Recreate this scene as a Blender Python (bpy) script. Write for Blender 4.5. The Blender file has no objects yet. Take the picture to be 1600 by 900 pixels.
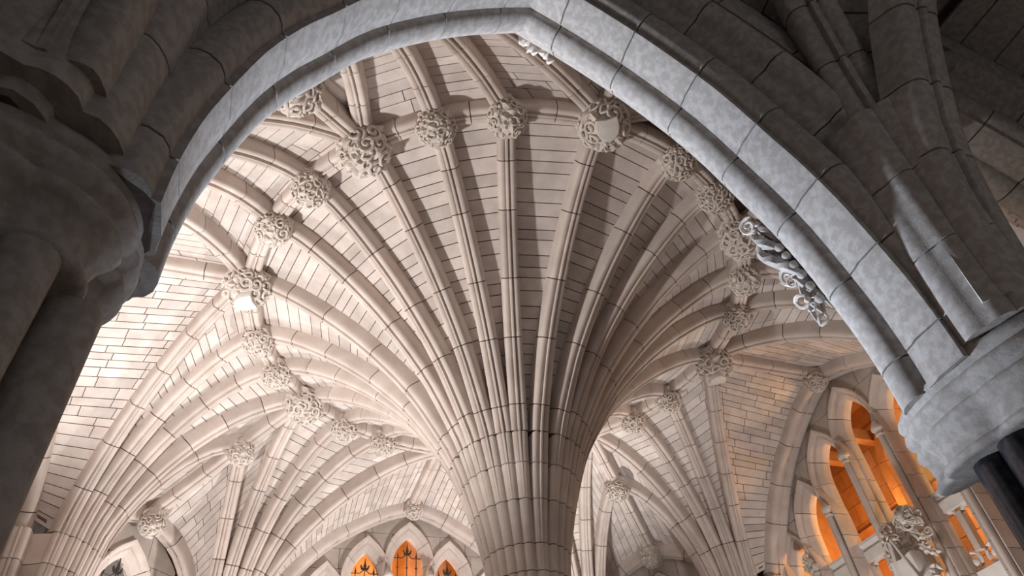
import bpy, bmesh, math, random
from mathutils import Vector as V, Matrix
R_ = math.radians
random.seed(7)
sc = bpy.context.scene
COL = sc.collection

# ------------------------------------------------------------------ camera
CAM = V((11.948, -4.938, 1.600))
right = V((0.32634, 0.94143, -0.08494)); up = V((0.68292, -0.17269, 0.70979)); fwd = V((-0.65355, 0.28964, 0.69927))
cd = bpy.data.cameras.new('camera'); cam = bpy.data.objects.new('camera', cd); COL.objects.link(cam)
cam.matrix_world = Matrix(((right.x, up.x, -fwd.x, CAM.x), (right.y, up.y, -fwd.y, CAM.y), (right.z, up.z, -fwd.z, CAM.z), (0, 0, 0, 1)))
cd.sensor_width = 36.0; cd.lens = 36.0 * 1089.75 / 1600; cd.clip_start = 0.05; cd.clip_end = 200
sc.camera = cam

# ------------------------------------------------------------------ light and exposure
w = bpy.data.worlds.new('world'); sc.world = w; w.use_nodes = True
w.node_tree.nodes['Background'].inputs[0].default_value = (0.95, 0.93, 1.0, 1)
w.node_tree.nodes['Background'].inputs[1].default_value = 0.035
sc.view_settings.view_transform = 'Standard'; sc.view_settings.look = 'None'
sc.view_settings.exposure = 0.0; sc.view_settings.gamma = 1.0; sc.view_settings.use_curve_mapping = False
def lamp(name, kind, loc, power, color, size=0.2, aim=None, angle=None, blend=0.6):
    l = bpy.data.lights.new(name, kind); l.energy = power; l.color = color
    if kind == 'AREA': l.size = size
    else: l.shadow_soft_size = size
    if kind == 'SPOT': l.spot_size = R_(angle); l.spot_blend = blend
    o = bpy.data.objects.new(name, l); COL.objects.link(o); o.location = loc
    if aim is not None: o.rotation_euler = (V(aim) - V(loc)).to_track_quat('-Z', 'Y').to_euler()
    return o
WARM = (1.0, 0.90, 0.82); WHITE = (1.0, 0.975, 0.955); COOL = (0.72, 0.84, 1.0); AMBER = (1.0, 0.47, 0.12)
lamp('uplight', 'SPOT', (1.4, -8.6, 4.8), 3200, WHITE, 0.25, (2.6, -6.2, 12.9), 125)          # wall ledge, left bay
lamp('uplight', 'SPOT', (-6.6, -7.4, 4.8), 1000, WHITE, 0.25, (-5.0, -6.6, 12.5), 120)         # ledge of the canted wall
lamp('uplight', 'SPOT', (-6.4, 1.6, 3.0), 3700, WHITE, 0.25, (-6.9, -1.2, 12.5), 115)         # standing before the far wall
lamp('uplight', 'SPOT', (0.5, 6.6, 2.6), 1050, WHITE, 0.25, (0.3, 9.0, 9.5), 105)              # before the right arcade
lamp('hall_fill', 'AREA', (0.6, -5.2, 2.6), 45, WARM, 3.0, (0, -3.0, 12))  # added soft fill for the vault, not a fixture of the hall
lamp('hall_fill', 'AREA', (5.0, 3.0, 2.6), 25, WARM, 3.0, (3, 1, 12))  # second added fill, on the right side of the column
lamp('arch_cool_spot', 'SPOT', (2.0, -3.6, 3.0), 5000, COOL, 0.4, (9.2, -2.6, 6.3), 60)  # added cool spot hung in mid hall to light the arch soffit, no doorway
lamp('passage_fill', 'POINT', (14.5, -0.5, 2.4), 75, WARM, 0.3)  # added fill behind the camera to lift the dark passage

# ------------------------------------------------------------------ materials
def mat(name, c1, c2, scale=6.0, rough=0.85, bump=0.06, vary=0.10, detail=6.0, fine=60.0, lo=0.35, hi=0.68):
    m = bpy.data.materials.new(name); m.use_nodes = True; nt = m.node_tree; N = nt.nodes; L = nt.links
    b = N['Principled BSDF']; b.inputs['Roughness'].default_value = rough
    tc = N.new('ShaderNodeTexCoord'); n1 = N.new('ShaderNodeTexNoise'); n1.inputs['Scale'].default_value = scale; n1.inputs['Detail'].default_value = detail
    cr = N.new('ShaderNodeValToRGB'); cr.color_ramp.elements[0].color = (*c1, 1); cr.color_ramp.elements[1].color = (*c2, 1)
    cr.color_ramp.elements[0].position = lo; cr.color_ramp.elements[1].position = hi
    L.new(tc.outputs['Object'], n1.inputs['Vector']); L.new(n1.outputs['Fac'], cr.inputs['Fac'])
    oi = N.new('ShaderNodeObjectInfo'); mr = N.new('ShaderNodeMapRange'); mr.inputs[3].default_value = 1 - vary; mr.inputs[4].default_value = 1 + vary
    L.new(oi.outputs['Random'], mr.inputs[0])
    n2 = N.new('ShaderNodeTexNoise'); n2.inputs['Scale'].default_value = fine; n2.inputs['Detail'].default_value = 3
    L.new(tc.outputs['Object'], n2.inputs['Vector'])
    m2 = N.new('ShaderNodeMapRange'); m2.inputs[3].default_value = 0.93; m2.inputs[4].default_value = 1.07; L.new(n2.outputs['Fac'], m2.inputs[0])
    mu = N.new('ShaderNodeMath'); mu.operation = 'MULTIPLY'; L.new(mr.outputs[0], mu.inputs[0]); L.new(m2.outputs[0], mu.inputs[1])
    vm = N.new('ShaderNodeVectorMath'); vm.operation = 'SCALE'; L.new(cr.outputs[0], vm.inputs[0]); L.new(mu.outputs[0], vm.inputs['Scale'])
    L.new(vm.outputs[0], b.inputs['Base Color'])
    bp = N.new('ShaderNodeBump'); bp.inputs['Strength'].default_value = bump; bp.inputs['Distance'].default_value = 0.02
    L.new(n2.outputs['Fac'], bp.inputs['Height']); L.new(bp.outputs[0], b.inputs['Normal'])
    return m
M = dict(
    rib=mat('rib_limestone', (0.545, 0.462, 0.412), (0.645, 0.565, 0.518), 2.2),
    web=mat('web_limestone', (0.565, 0.488, 0.445), (0.675, 0.605, 0.565), 3.0, vary=0.13),
    carve=mat('carved_limestone', (0.58, 0.51, 0.455), (0.68, 0.61, 0.555), 4.0, vary=0.06),
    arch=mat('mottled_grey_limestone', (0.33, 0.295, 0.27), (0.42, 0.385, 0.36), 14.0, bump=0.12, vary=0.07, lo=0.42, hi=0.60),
    mortar=mat('brown_mortar', (0.11, 0.07, 0.05), (0.17, 0.11, 0.08), 20.0, vary=0.0),
    wall=mat('ashlar_limestone', (0.46, 0.40, 0.36), (0.57, 0.50, 0.455), 2.5, vary=0.08),
    shield=mat('pale_shield_stone', (0.62, 0.58, 0.53), (0.70, 0.66, 0.61), 5.0, vary=0.0),
    iron=mat('wrought_iron', (0.02, 0.016, 0.014), (0.035, 0.03, 0.026), 30.0, rough=0.5, vary=0.0),
    marble=mat('black_marble', (0.012, 0.012, 0.018), (0.03, 0.03, 0.04), 14.0, rough=0.25, vary=0.0, bump=0.0),
    plaster=mat('yellow_plaster', (0.70, 0.60, 0.36), (0.76, 0.66, 0.42), 3.0, vary=0.0),
    orange=mat('amber_lit_stone', (0.50, 0.26, 0.13), (0.62, 0.34, 0.18), 3.0, vary=0.12),  # plain gallery stone with the orange lamplight put into its colour
    floor=mat('marble_floor', (0.14, 0.12, 0.11), (0.22, 0.19, 0.17), 1.5, rough=0.4, vary=0.0),
    white=mat('white_parapet_stone', (0.66, 0.62, 0.58), (0.74, 0.70, 0.66), 4.0, vary=0.04),
)

# ------------------------------------------------------------------ mesh helpers
def mk(name, verts, faces, mt, parent=None, smooth=True, ang=38):
    me = bpy.data.meshes.new(name); me.from_pydata([tuple(v) for v in verts], [], faces)
    me.materials.append(M[mt])
    if smooth:
        me.polygons.foreach_set('use_smooth', [True] * len(me.polygons)); me.set_sharp_from_angle(angle=R_(ang))
    me.update()
    o = bpy.data.objects.new(name, me); COL.objects.link(o)
    if parent is not None: o.parent = parent
    return o
def fixn(o):
    bm = bmesh.new(); bm.from_mesh(o.data); bmesh.ops.recalc_face_normals(bm, faces=bm.faces); bm.to_mesh(o.data); bm.free(); return o
def empty(name, loc=(0, 0, 0)):
    o = bpy.data.objects.new(name, None); COL.objects.link(o); o.location = (0, 0, 0); o.empty_display_size = 0.1; return o
def tag(o, label=None, cat=None, group=None, kind=None):
    if label: o['label'] = label
    if cat: o['category'] = cat
    if group: o['group'] = group
    if kind: o['kind'] = kind
    return o
def box_vf(c, s, ax=None):
    """box centre c, half sizes s, axes ax"""
    ax = ax or (V((1, 0, 0)), V((0, 1, 0)), V((0, 0, 1)))
    vs = [V(c) + ax[0] * s[0] * i + ax[1] * s[1] * j + ax[2] * s[2] * k for k in (-1, 1) for j in (-1, 1) for i in (-1, 1)]
    return vs, [(0, 2, 3, 1), (4, 5, 7, 6), (0, 1, 5, 4), (2, 6, 7, 3), (0, 4, 6, 2), (1, 3, 7, 5)]
def skin(rings, closed=True, caps=True):
    """faces joining equal rings of points"""
    n = len(rings[0]); vs = [p for r in rings for p in r]; fs = []
    for i in range(len(rings) - 1):
        for j in range(n if closed else n - 1):
            a = i * n + j; b = i * n + (j + 1) % n
            fs.append((a, b, b + n, a + n))
    if caps and closed:
        fs.append(tuple(range(n - 1, -1, -1))); fs.append(tuple(range((len(rings) - 1) * n, len(rings) * n)))
    return vs, fs
def tube(pts, rads, k=8):
    """round tube along points"""
    rings = []
    for i, p in enumerate(pts):
        p = V(p); t = (V(pts[min(i + 1, len(pts) - 1)]) - V(pts[max(i - 1, 0)])).normalized()
        a = V((0, 0, 1)) if abs(t.z) < 0.9 else V((1, 0, 0))
        u = t.cross(a).normalized(); v = t.cross(u)
        r = rads[i] if isinstance(rads, (list, tuple)) else rads
        rings.append([p + (u * math.cos(2 * math.pi * j / k) + v * math.sin(2 * math.pi * j / k)) * r for j in range(k)])
    return skin(rings)
def merge(parts):
    vs = []; fs = []
    for a, b in parts:
        o = len(vs); vs += a; fs += [tuple(i + o for i in f) for f in b]
    return vs, fs

# ------------------------------------------------------------------ the plan of the hall
ZR = 12.93                                    # underside of the ridge
WA, SL = 9.5, 5.75                            # axial walls at 9.5 m, vault springers 5.75 m off axis
def pol(th, r, z=0.0):
    a = R_(-th); return V((r * math.cos(a), r * math.sin(a), z))
RING = []                                     # (key, bearing, radius)
for i, c in enumerate('ABCDEFGH'):
    nx = 'ABCDEFGH'[(i + 1) % 8]; ax = c in 'ACEG'
    RING.append((c, i * 45.0, 6.0 if ax else 5.95))
    t = (17.97, 30.92) if ax else (14.08, 27.03)
    r = (5.90, 5.884) if ax else (5.884, 5.90)
    RING.append((c + nx + '1', i * 45 + t[0], r[0])); RING.append((c + nx + '2', i * 45 + t[1], r[1]))
SPR = {'AB': V((WA, -SL, 0)), 'BC': V((SL, -WA, 0)), 'CD': V((-SL, -WA, 0)), 'DE': V((-WA, -SL, 0)),
       'EF': V((-WA, SL, 0)), 'FG': V((-SL, WA, 0)), 'GH': V((SL, WA, 0)), 'HA': V((WA, SL, 0))}
BR = {'A': 0, 'B': 45, 'C': 90, 'D': 135, 'E': 180, 'F': 225, 'G': 270, 'H': 315}
DESC = {'A': 'top shield boss', 'AB1': 'first small boss left of top shield boss', 'AB2': 'second small boss left of top shield boss',
        'B': 'large leafy boss at upper left', 'BC1': 'small boss just below large upper left boss', 'BC2': 'small boss just above left shield boss',
        'C': 'left shield boss', 'CD1': 'first small boss below left shield boss', 'CD2': 'second small boss below left shield boss',
        'D': 'large leafy boss at lower left', 'DE1': 'first small boss right of lower left boss', 'DE2': 'second small boss right of lower left boss',
        'FG1': 'small boss touching right flank of column', 'FG2': 'small boss next below right shield boss', 'G': 'right shield boss',
        'GH1': 'first small boss above right shield boss', 'GH2': 'second small boss above right shield boss', 'H': 'large boss beside leaf carving of arch',
        'HA1': 'first small boss above large right boss', 'HA2': 'small boss next right of top shield boss'}
SDESC = {'AB': 'pier left of the arch', 'BC': 'springer behind dark left pier', 'CD': 'lower left springer', 'DE': 'springer left of the lancets',
         'EF': 'springer behind the column', 'FG': 'springer right of the column', 'GH': 'springer behind right capital', 'HA': 'springer hidden by the arch'}
ZT = [4, 5, 6, 6.8, 7.5, 8.2, 9.04, 9.6, 10.47, 11.2, 11.85, 12.43, 12.8, 12.93]
RT = [.72, .72, .735, .79, .93, 1.13, 1.43, 1.73, 2.3, 2.97, 3.73, 4.62, 5.4, 6.]
def interp(x, xs, ys):
    if x <= xs[0]: return ys[0]
    for i in range(len(xs) - 1):
        if x <= xs[i + 1]:
            f = (x - xs[i]) / (xs[i + 1] - xs[i]); return ys[i] * (1 - f) + ys[i + 1] * f
    return ys[-1]
def catmull(P, n=6):
    out = []
    for i in range(len(P) - 1):
        p0 = P[max(i - 1, 0)]; p1 = P[i]; p2 = P[i + 1]; p3 = P[min(i + 2, len(P) - 1)]
        for k in range(n):
            t = k / n
            out.append(0.5 * ((2 * p1) + (p2 - p0) * t + (2 * p0 - 5 * p1 + 4 * p2 - p3) * t * t + (3 * p1 - p0 - 3 * p2 + p3) * t ** 3))
    out.append(P[-1].copy()); return out
PROFC = catmull([V((r, z)) for r, z in zip(RT, ZT)], 6)            # smooth column profile (r, z)
CZ = [p.y for p in PROFC]; CR = [p.x for p in PROFC]
def col_r(z): return interp(z, CZ, CR)

# rib section: (across as share of half width, height above the underside)
HALF = [(0.0, 0.0), (0.08, 0.0), (0.12, 0.012), (0.14, 0.05), (0.21, 0.060), (0.29, 0.042), (0.40, 0.032), (0.55, 0.030),
        (0.70, 0.036), (0.83, 0.055), (0.91, 0.085), (0.955, 0.12), (0.97, 0.145), (1.0, 0.18), (1.0, 0.42)]
PROF = [(-u, v) for u, v in HALF[::-1]] + HALF[1:]
def at_path(P, L, s):
    s = max(0, min(L[-1], s))
    for i in range(len(L) - 1):
        if s <= L[i + 1] + 1e-9:
            f = (s - L[i]) / max(1e-9, L[i + 1] - L[i]); return P[i].lerp(P[i + 1], f)
    return P[-1]
def lengths(P):
    L = [0.0]
    for a, b in zip(P, P[1:]): L.append(L[-1] + (b - a).length)
    return L
def ribframe(P, L, s, up_hint, latf):
    e = 0.02; p = at_path(P, L, s); t = at_path(P, L, s + e) - at_path(P, L, s - e); t.normalize()
    W = latf(p, t); N = W.cross(t)
    if N.dot(up_hint(p)) < 0: N = -N
    return p, W.normalized(), N.normalized()
def sweep_rib(P, L, s0, s1, prof, hwf, latf, up_hint, step=0.4, sc_v=1.0, inset=0.0):
    n = max(1, int(math.ceil((s1 - s0) / step))); rings = []
    for i in range(n + 1):
        p, W, N = ribframe(P, L, s0 + (s1 - s0) * i / n, up_hint, latf); hw = hwf(p)
        rings.append([p + W * (u * (hw - inset)) + N * (v * sc_v + inset * (1 if v < 0.3 else 0)) for u, v in prof])
    return skin(rings)
def build_rib(root, P, joints, latf, up_hint, hw=0.18, mt='rib', prof=PROF, sc_v=1.0, gap=0.010, hwf=None, part='voussoir', step=0.4, jit=0.0):
    """stones and the recessed mortar core of one rib"""
    L = lengths(P); f = hwf or (lambda p: hw)
    js = [0.0] + [j + random.uniform(-jit, jit) for j in joints if 0.12 < j < L[-1] - 0.12] + [L[-1]]
    for a, b in zip(js, js[1:]):
        vs, fs = sweep_rib(P, L, a + (gap if a > 0 else 0), b - (gap if b < L[-1] else 0), prof, f, latf, up_hint, step, sc_v)
        mk(part, vs, fs, mt, root)
    vs, fs = sweep_rib(P, L, 0.02, L[-1] - 0.02, prof[::2] if len(prof) > 12 else prof, f, latf, up_hint, 0.5, sc_v, inset=0.022)
    mk('mortar', vs, fs, 'mortar', root)

# ------------------------------------------------------------------ vault rib curves
def inner_path(th, r_end):
    k = (r_end - 0.0) / 6.0
    pts = [pol(th, (p.x if p.y < 9.5 else p.x * (1 + (k - 1) * (p.y - 9.5) / 3.43)), p.y) for p in PROFC if p.y >= 9.03]
    return pts
ZB, B0, GE = 9.13, 1.46, 0.745
def outer_path(S, T, n=26):
    d = V((T.x - S.x, T.y - S.y, 0)); Ld = d.length; d.normalize(); out = []
    for i in range(n + 1):
        t = i / n * math.pi / 2
        z = ZB + (T.z - ZB) * math.sin(t); h = max(0.0, 1 - math.cos(t)) ** GE
        p = S + d * (B0 + (Ld - B0) * h); p.z = z; out.append(p)
    return out
def plane_lat(P):
    d = P[-1] - P[0]; d.z = 0; d.normalize(); W = V((-d.y, d.x, 0)); return lambda p, t: W
def up_from(S):
    def f(p):
        b = V((S.x - p.x, S.y - p.y, 0)); b.normalize(); return b * 0.35 + V((0, 0, 1))
    return f
def wall_axes(th):
    a = R_(-th); return V((math.cos(a), math.sin(a), 0)), V((-math.sin(a), math.cos(a), 0))     # outward, along
MAIN = [(5.35, 5.0), (5.12, 6.3), (4.83, 7.7), (4.33, 9.28), (3.43, 10.61), (2.38, 11.69), (0.96, 12.56), (0.0, 12.90)]
DIAG = [(2.50, 5.0), (2.44, 6.5), (2.30, 8.0), (2.02, 9.3), (1.50, 10.2), (0.95, 10.66), (0.0, 10.98)]
DW = (WA + SL) / math.sqrt(2)                 # canted walls
def main_at(s):                               # height of the big wall arch at lateral s
    P = sorted(MAIN); return interp(abs(s), [p[0] for p in P], [p[1] for p in P])

# ring, bosses and ridge positions
RP = {k: pol(th, r, ZR) for k, th, r in RING}
DP = {c: pol(BR[c], 7.9, 12.17) for c in 'BDFH'}
DD = {c: pol(BR[c], DW - 0.05, 11.0) for c in 'BDFH'}
AXW = {c: pol(BR[c], WA, ZR) for c in 'ACEG'}
UPZ = lambda p: V((0, 0, 1))

# ------------------------------------------------------------------ webs of the vault
def web(parent, A, NA, B, NB, hh=0.34, course=(0.20, 0.34), brick=None, inset=0.08, gap=0.009, stones=True, mt='web', part='vault_stone'):
    """courses of stone between two curves of equal count; NA, NB lift the surface off the rib undersides"""
    n = len(A); A = [a + q * hh for a, q in zip(A, NA)]; B = [b + q * hh for b, q in zip(B, NB)]
    NN = [(p + q).normalized() for p, q in zip(NA, NB)]
    mid = [(a + b) / 2 for a, b in zip(A, B)]; L = lengths(mid)
    vs = []; fs = []
    for a, b, q in zip(A, B, NN): vs += [a + q * 0.03, b + q * 0.03]
    for i in range(n - 1): fs.append((2 * i, 2 * i + 1, 2 * i + 3, 2 * i + 2))
    nb = len(vs)
    for a, b, q in zip(A, B, NN): vs += [a + q * 0.14, b + q * 0.14]
    for i in range(n - 1): fs.append((nb + 2 * i, nb + 2 * i + 2, nb + 2 * i + 3, nb + 2 * i + 1))
    for i in range(n - 1):
        fs.append((2 * i, 2 * i + 2, nb + 2 * i + 2, nb + 2 * i)); fs.append((2 * i + 1, nb + 2 * i + 1, nb + 2 * i + 3, 2 * i + 3))
    fs.append((0, nb, nb + 1, 1)); e = 2 * n - 2; fs.append((e, e + 1, nb + e + 1, nb + e))
    mk('mortar_bed', vs, fs, 'mortar', parent, smooth=False)
    if not stones: return
    s = 0.0; off = 0
    while s < L[-1] - 0.05:
        h = random.uniform(*course); e = s + h
        if e > L[-1] - 0.12: e = L[-1]
        a0, a1 = at_path(A, L, s + gap), at_path(A, L, e - gap); b0, b1 = at_path(B, L, s + gap), at_path(B, L, e - gap)
        q = at_path(NN, L, (s + e) / 2).normalized()
        wd = ((b0 - a0).length + (b1 - a1).length) / 2
        s = e
        if min((b0 - a0).length, (b1 - a1).length) < 2 * inset + 0.03 and wd < 2 * inset + 0.08: continue
        iu = inset / max(wd, 0.2)
        cuts = [iu]
        if brick and wd > brick[1] * 1.15:
            u = iu + (brick[0] * (0.35 + 0.5 * random.random())) / wd
            while u < 1 - iu - 0.22 / wd:
                cuts.append(u); u += random.uniform(*brick) / wd
        cuts.append(1 - iu)
        for u0, u1 in zip(cuts, cuts[1:]):
            g0 = gap / wd if u0 > iu else 0; g1 = gap / wd if u1 < 1 - iu else 0
            c = [a0.lerp(b0, u0 + g0), a0.lerp(b0, u1 - g1), a1.lerp(b1, u1 - g1), a1.lerp(b1, u0 + g0)]
            pr = random.uniform(-0.004, 0.004); dn = -q * pr
            mk(part, [p + dn for p in c] + [p + q * 0.10 for p in c], [(3, 2, 1, 0), (4, 5, 6, 7), (0, 1, 5, 4), (1, 2, 6, 5), (2, 3, 7, 6), (3, 0, 4, 7)], mt, parent, smooth=False)
def norms(P, hint):
    L = lengths(P); lf = plane_lat(P); return [ribframe(P, L, s, hint, lf)[2] for s in L]

# ================================================================== structure: floor and plain lower walls
def slab(name, c, s, mt, ax=None, parent=None): return mk(name, *box_vf(c, s, ax), mt, parent, smooth=False)
tag(slab('floor', (3, 0, -0.1), (15, 13, 0.1), 'floor'), 'polished stone hall floor', 'floor', kind='structure')

# ================================================================== central column and inner fan
HWS = 0.18
def drum(name, cen, ribs, rf, z0, z1, parent, mt, full, inset=0.0, nz=2):
    """one course of a fan shaft: ribs = [(angle, half spacing angle)]"""
    rings = []
    for i in range(nz + 1):
        z = z0 + (z1 - z0) * i / nz; r = rf(z); ring = []
        for a, hs in ribs:
            hw = min(HWS, r * hs * 0.985); k = hw / HWS
            for u, v in PROF:
                if v > 0.3: v = 0.18 + (0.17 if hw >= HWS else 0.01)
                t_ = max(0.0, min(1.0, (k - 0.62) / 0.38)); v = v * k ** 2.2 * t_ + 0.10 * abs(u) ** 2.4 * k * (1 - t_)
                rr = r - v - inset; x = u * (hw - inset * 0.6)
                ring.append(V((cen.x + math.cos(a) * rr - math.sin(a) * x, cen.y + math.sin(a) * rr + math.cos(a) * x, z)))
        if not full: ring.append(V((cen.x, cen.y, z)))
        rings.append(ring)
    return mk(name, *skin(rings), mt, parent)
angs = sorted([-th % 360 for _, th, _ in RING])
ribsC = []
for i, a in enumerate(angs):
    d0 = (a - angs[i - 1]) % 360; d1 = (angs[(i + 1) % 24] - a) % 360
    ribsC.append((R_(a), R_(min(d0, d1)) / 2))
column = empty('column'); tag(column, 'tall ribbed central column spreading into a palm of vault ribs', 'column')
ZD = [0.5, 1.4, 2.2, 3.0, 3.8, 4.55, 5.25, 5.95, 6.60, 7.07, 7.84, 8.48, 9.04]
for z0, z1 in zip(ZD, ZD[1:]):
    drum('drum', V((0, 0, 0)), ribsC, col_r, z0 + 0.009, z1 - 0.009, column, 'rib', True)
drum('mortar', V((0, 0, 0)), ribsC, col_r, 0.5, 9.03, column, 'mortar', True, inset=0.022, nz=16)
vs, fs = skin([[V((math.cos(t * math.pi / 8) * r, math.sin(t * math.pi / 8) * r, z)) for t in range(16)] for r, z in ((1.1, 0), (1.1, 0.25), (0.95, 0.35), (0.95, 0.5), (0.8, 0.56))])
mk('base', vs, fs, 'rib', column)
vs, fs = skin([[V((math.cos(t * math.pi / 12) * r, math.sin(t * math.pi / 12) * r, z)) for t in range(24)] for r, z in ((0.6, 8.9), (1.05, 9.04), (1.2, 9.5), (1.3, 9.7))])
mk('core', vs, fs, 'mortar', column)

INNER = {}
for k, th, r in RING:
    P = inner_path(th, r); INNER[k] = P
    far = k in ('E', 'EF1', 'EF2', 'F', 'DE3')
    rib = empty('vault_rib')
    tag(rib, 'rib on the far side of the central column fan' if far else 'fan rib from central column to ' + DESC[k], 'rib', 'ribs fanning out from the central column')
    L = lengths(P)
    zj = [9.57, 10.61, 11.52, 12.26, 12.74]; j = []
    for z in zj:
        for i in range(len(P) - 1):
            if P[i].z <= z < P[i + 1].z: j.append(L[i])
    build_rib(rib, P, j, plane_lat(P), up_from(V((0, 0, 0))), jit=0.03)
keys = [k for k, _, _ in RING]
for i in range(0, 24, 3):
    ce = empty('ceiling'); c = keys[i]; nx = keys[(i + 3) % 24]
    tag(ce, 'coursed stone webs of column fan, sector %d counterclockwise from top shield boss' % (i // 3 + 1), 'vault', 'fan webs around the column', 'structure')
    hid = c in ('E',)
    for q in range(3):
        a, b = keys[i + q], keys[(i + q + 1) % 24]
        h = up_from(V((0, 0, 0)))
        web(ce, INNER[a], norms(INNER[a], h), INNER[b], norms(INNER[b], h), stones=not hid)

# ring ridge between the bosses
ridge = empty('ridge_rib'); tag(ridge, 'ring of moulded ridge rib linking the bosses around the column', 'rib')
for i in range(24):
    a, b = RP[keys[i]], RP[keys[(i + 1) % 24]]
    P = [a.lerp(b, t / 6) for t in range(7)]
    for p in P:
        rr = math.hypot(p.x, p.y); f = (5.93 / rr) if 0 < P.index(p) < 6 else 1; p.x *= f; p.y *= f
    build_rib(ridge, P, [lengths(P)[-1] / 2], lambda p, t: V((p.x, p.y, 0)).normalized(), UPZ, hw=0.18)

# ================================================================== outer vault: springers, ribs, webs
def wallpath(th, W, tab, sgn, d=0.0):
    o, l = wall_axes(th); return [o * (W + d) + l * (s * sgn) + V((0, 0, z)) for s, z in tab]
def frange(P, n):                             # resample to n points by height share
    L = lengths(P); return [at_path(P, L, L[-1] * i / (n - 1)) for i in range(n)]
SHOW = {'AB', 'BC', 'CD', 'DE', 'EF', 'FG', 'GH'}
for nm, S in SPR.items():
    a, b = nm                                 # neighbours on the ring
    ax, dg = (a, b) if a in 'ACEG' else (b, a)
    m1, m2 = (nm + '1', nm + '2') if ax == a else (nm + '2', nm + '1')
    targets = [(ax, RP[ax]), (m1, RP[m1]), (m2, RP[m2]), (dg, RP[dg]), (dg + 'p', DP[dg])]
    paths = {k: outer_path(S, T) for k, T in targets}
    hint = up_from(S)
    for k, T in targets:
        rib = empty('vault_rib')
        if k in DESC: lab = 'outer rib, %s to %s' % (DESC[k], SDESC[nm])
        elif k[-1] == 'p': lab = 'short outer rib from canted bay boss to ' + SDESC[nm]
        else: lab = 'outer rib from ridge hidden behind column to ' + SDESC[nm]
        tag(rib, lab, 'rib', 'outer vault ribs at ' + SDESC[nm])
        P = paths[k]; Ltot = lengths(P)[-1]; n = max(3, round(Ltot / 1.02))
        build_rib(rib, P, [Ltot * (q + 0.0) / n for q in range(1, n)], plane_lat(P), hint, jit=0.06)
    # springer shaft below
    oax, lax = wall_axes(BR[ax]); odg, ldg = wall_axes(BR[dg])
    dirs = [(T - S) for k, T in targets]
    wa = (AXW[ax] if ax in AXW else None) - S; wa -= oax * wa.dot(oax)
    wd = DD[dg] - S; wd -= odg * wd.dot(odg)
    alla = [math.atan2(v.y, v.x) for v in [wa] + dirs + [wd]]
    for i in range(1, len(alla)):             # unwrap
        while alla[i] - alla[i - 1] > math.pi: alla[i] -= 2 * math.pi
        while alla[i] - alla[i - 1] < -math.pi: alla[i] += 2 * math.pi
    near = nm in ('AB', 'HA')
    if near: alla = alla[1:]                  # the near wall has its own arches
    if alla[-1] < alla[0]: alla = alla[::-1]
    rb = []
    for i, a_ in enumerate(alla):
        d0 = a_ - alla[i - 1] if i else 9; d1 = alla[i + 1] - a_ if i + 1 < len(alla) else 9
        rb.append((a_, min(d0, d1) / 2))
    spr = empty('springer'); tag(spr, 'cone of clustered rib stones, ' + SDESC[nm], 'springer', 'vault springers around the hall')
    rf = (lambda z: max(0.3, B0 - 0.9 * (ZB - z))) if near else (lambda z: max(0.5, B0 - 0.17 * (ZB - z) + 0.004 * (ZB - z) ** 2))
    zz = [8.2, 8.65, ZB] if near else [4.4, 5.1, 5.8, 6.5, 7.2, 7.9, 8.5, ZB]
    for z0, z1 in zip(zz, zz[1:]): drum('springer_stone', S, rb, rf, z0 + 0.009, z1 - 0.009, spr, 'rib', False)
    drum('mortar', S, rb, rf, zz[0], ZB, spr, 'mortar', False, inset=0.022, nz=8)
    # webs
    ce = empty('ceiling'); tag(ce, 'stone vault webs springing from ' + SDESC[nm], 'vault', 'outer vault webs', 'structure')
    st = nm in SHOW
    seq = [ax, m1, m2, dg, dg + 'p']
    for p, q in zip(seq, seq[1:]):
        web(ce, paths[p], norms(paths[p], hint), paths[q], norms(paths[q], hint), stones=st, brick=(0.6, 1.1))
    n = 27
    wl = [p for p in MAIN if p[1] > 9.0]
    sg = 1 if (S.dot(lax) > 0) else -1
    Wp = frange(wallpath(BR[ax], WA, wl, sg, 0.12), n); Wn = [V((0, 0, 1)) * 0.9 + (oax * 0.0) for _ in Wp]
    web(ce, paths[ax], norms(paths[ax], hint), Wp, [(q * 0.9 + V((0, 0, 0.2))).normalized() for q in norms(Wp, hint)], stones=st, course=(0.17, 0.27), brick=(0.55, 1.15))
    sg2 = 1 if (S.dot(ldg) > 0) else -1
    wl2 = [p for p in DIAG if p[1] > 9.0]
    Wq = frange(wallpath(BR[dg], DW, wl2, sg2, 0.08), n)
    web(ce, paths[dg + 'p'], norms(paths[dg + 'p'], hint), Wq, norms(Wq, hint), stones=st, course=(0.20, 0.30), brick=(0.5, 0.95))

# radial ridges
for c in 'ACEG':
    rib = empty('ridge_rib'); tag(rib, {'A': 'straight ridge rib running from top shield boss over the arch', 'C': 'straight ridge rib running left from left shield boss',
                                        'E': 'short ridge rib descending to boss above the lancets', 'G': 'straight ridge rib running right from right shield boss'}[c], 'rib')
    P = [RP[c].lerp(AXW[c], t / 8) for t in range(9)]
    W_ = wall_axes(BR[c])[1]
    build_rib(rib, P, [0.9, 1.9, 2.9], (lambda W_: lambda p, t: W_)(W_), UPZ)
for c in 'BDFH':
    rib = empty('ridge_rib'); tag(rib, {'B': 'sloping ridge rib between the two upper left bosses', 'D': 'sloping ridge rib through the lower left canted bay bosses',
                                        'F': 'sloping ridge rib with boss right of the column', 'H': 'sloping ridge rib behind the arch at right'}[c], 'rib')
    P = [RP[c].lerp(DP[c], t / 5) for t in range(5)] + [DP[c].lerp(DD[c], t / 6) for t in range(7)]
    W_ = wall_axes(BR[c])[1]
    L = lengths(P)
    build_rib(rib, P, [1.05, 2.1, 3.2, 4.2], (lambda W_: lambda p, t: W_)(W_), UPZ)

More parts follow.
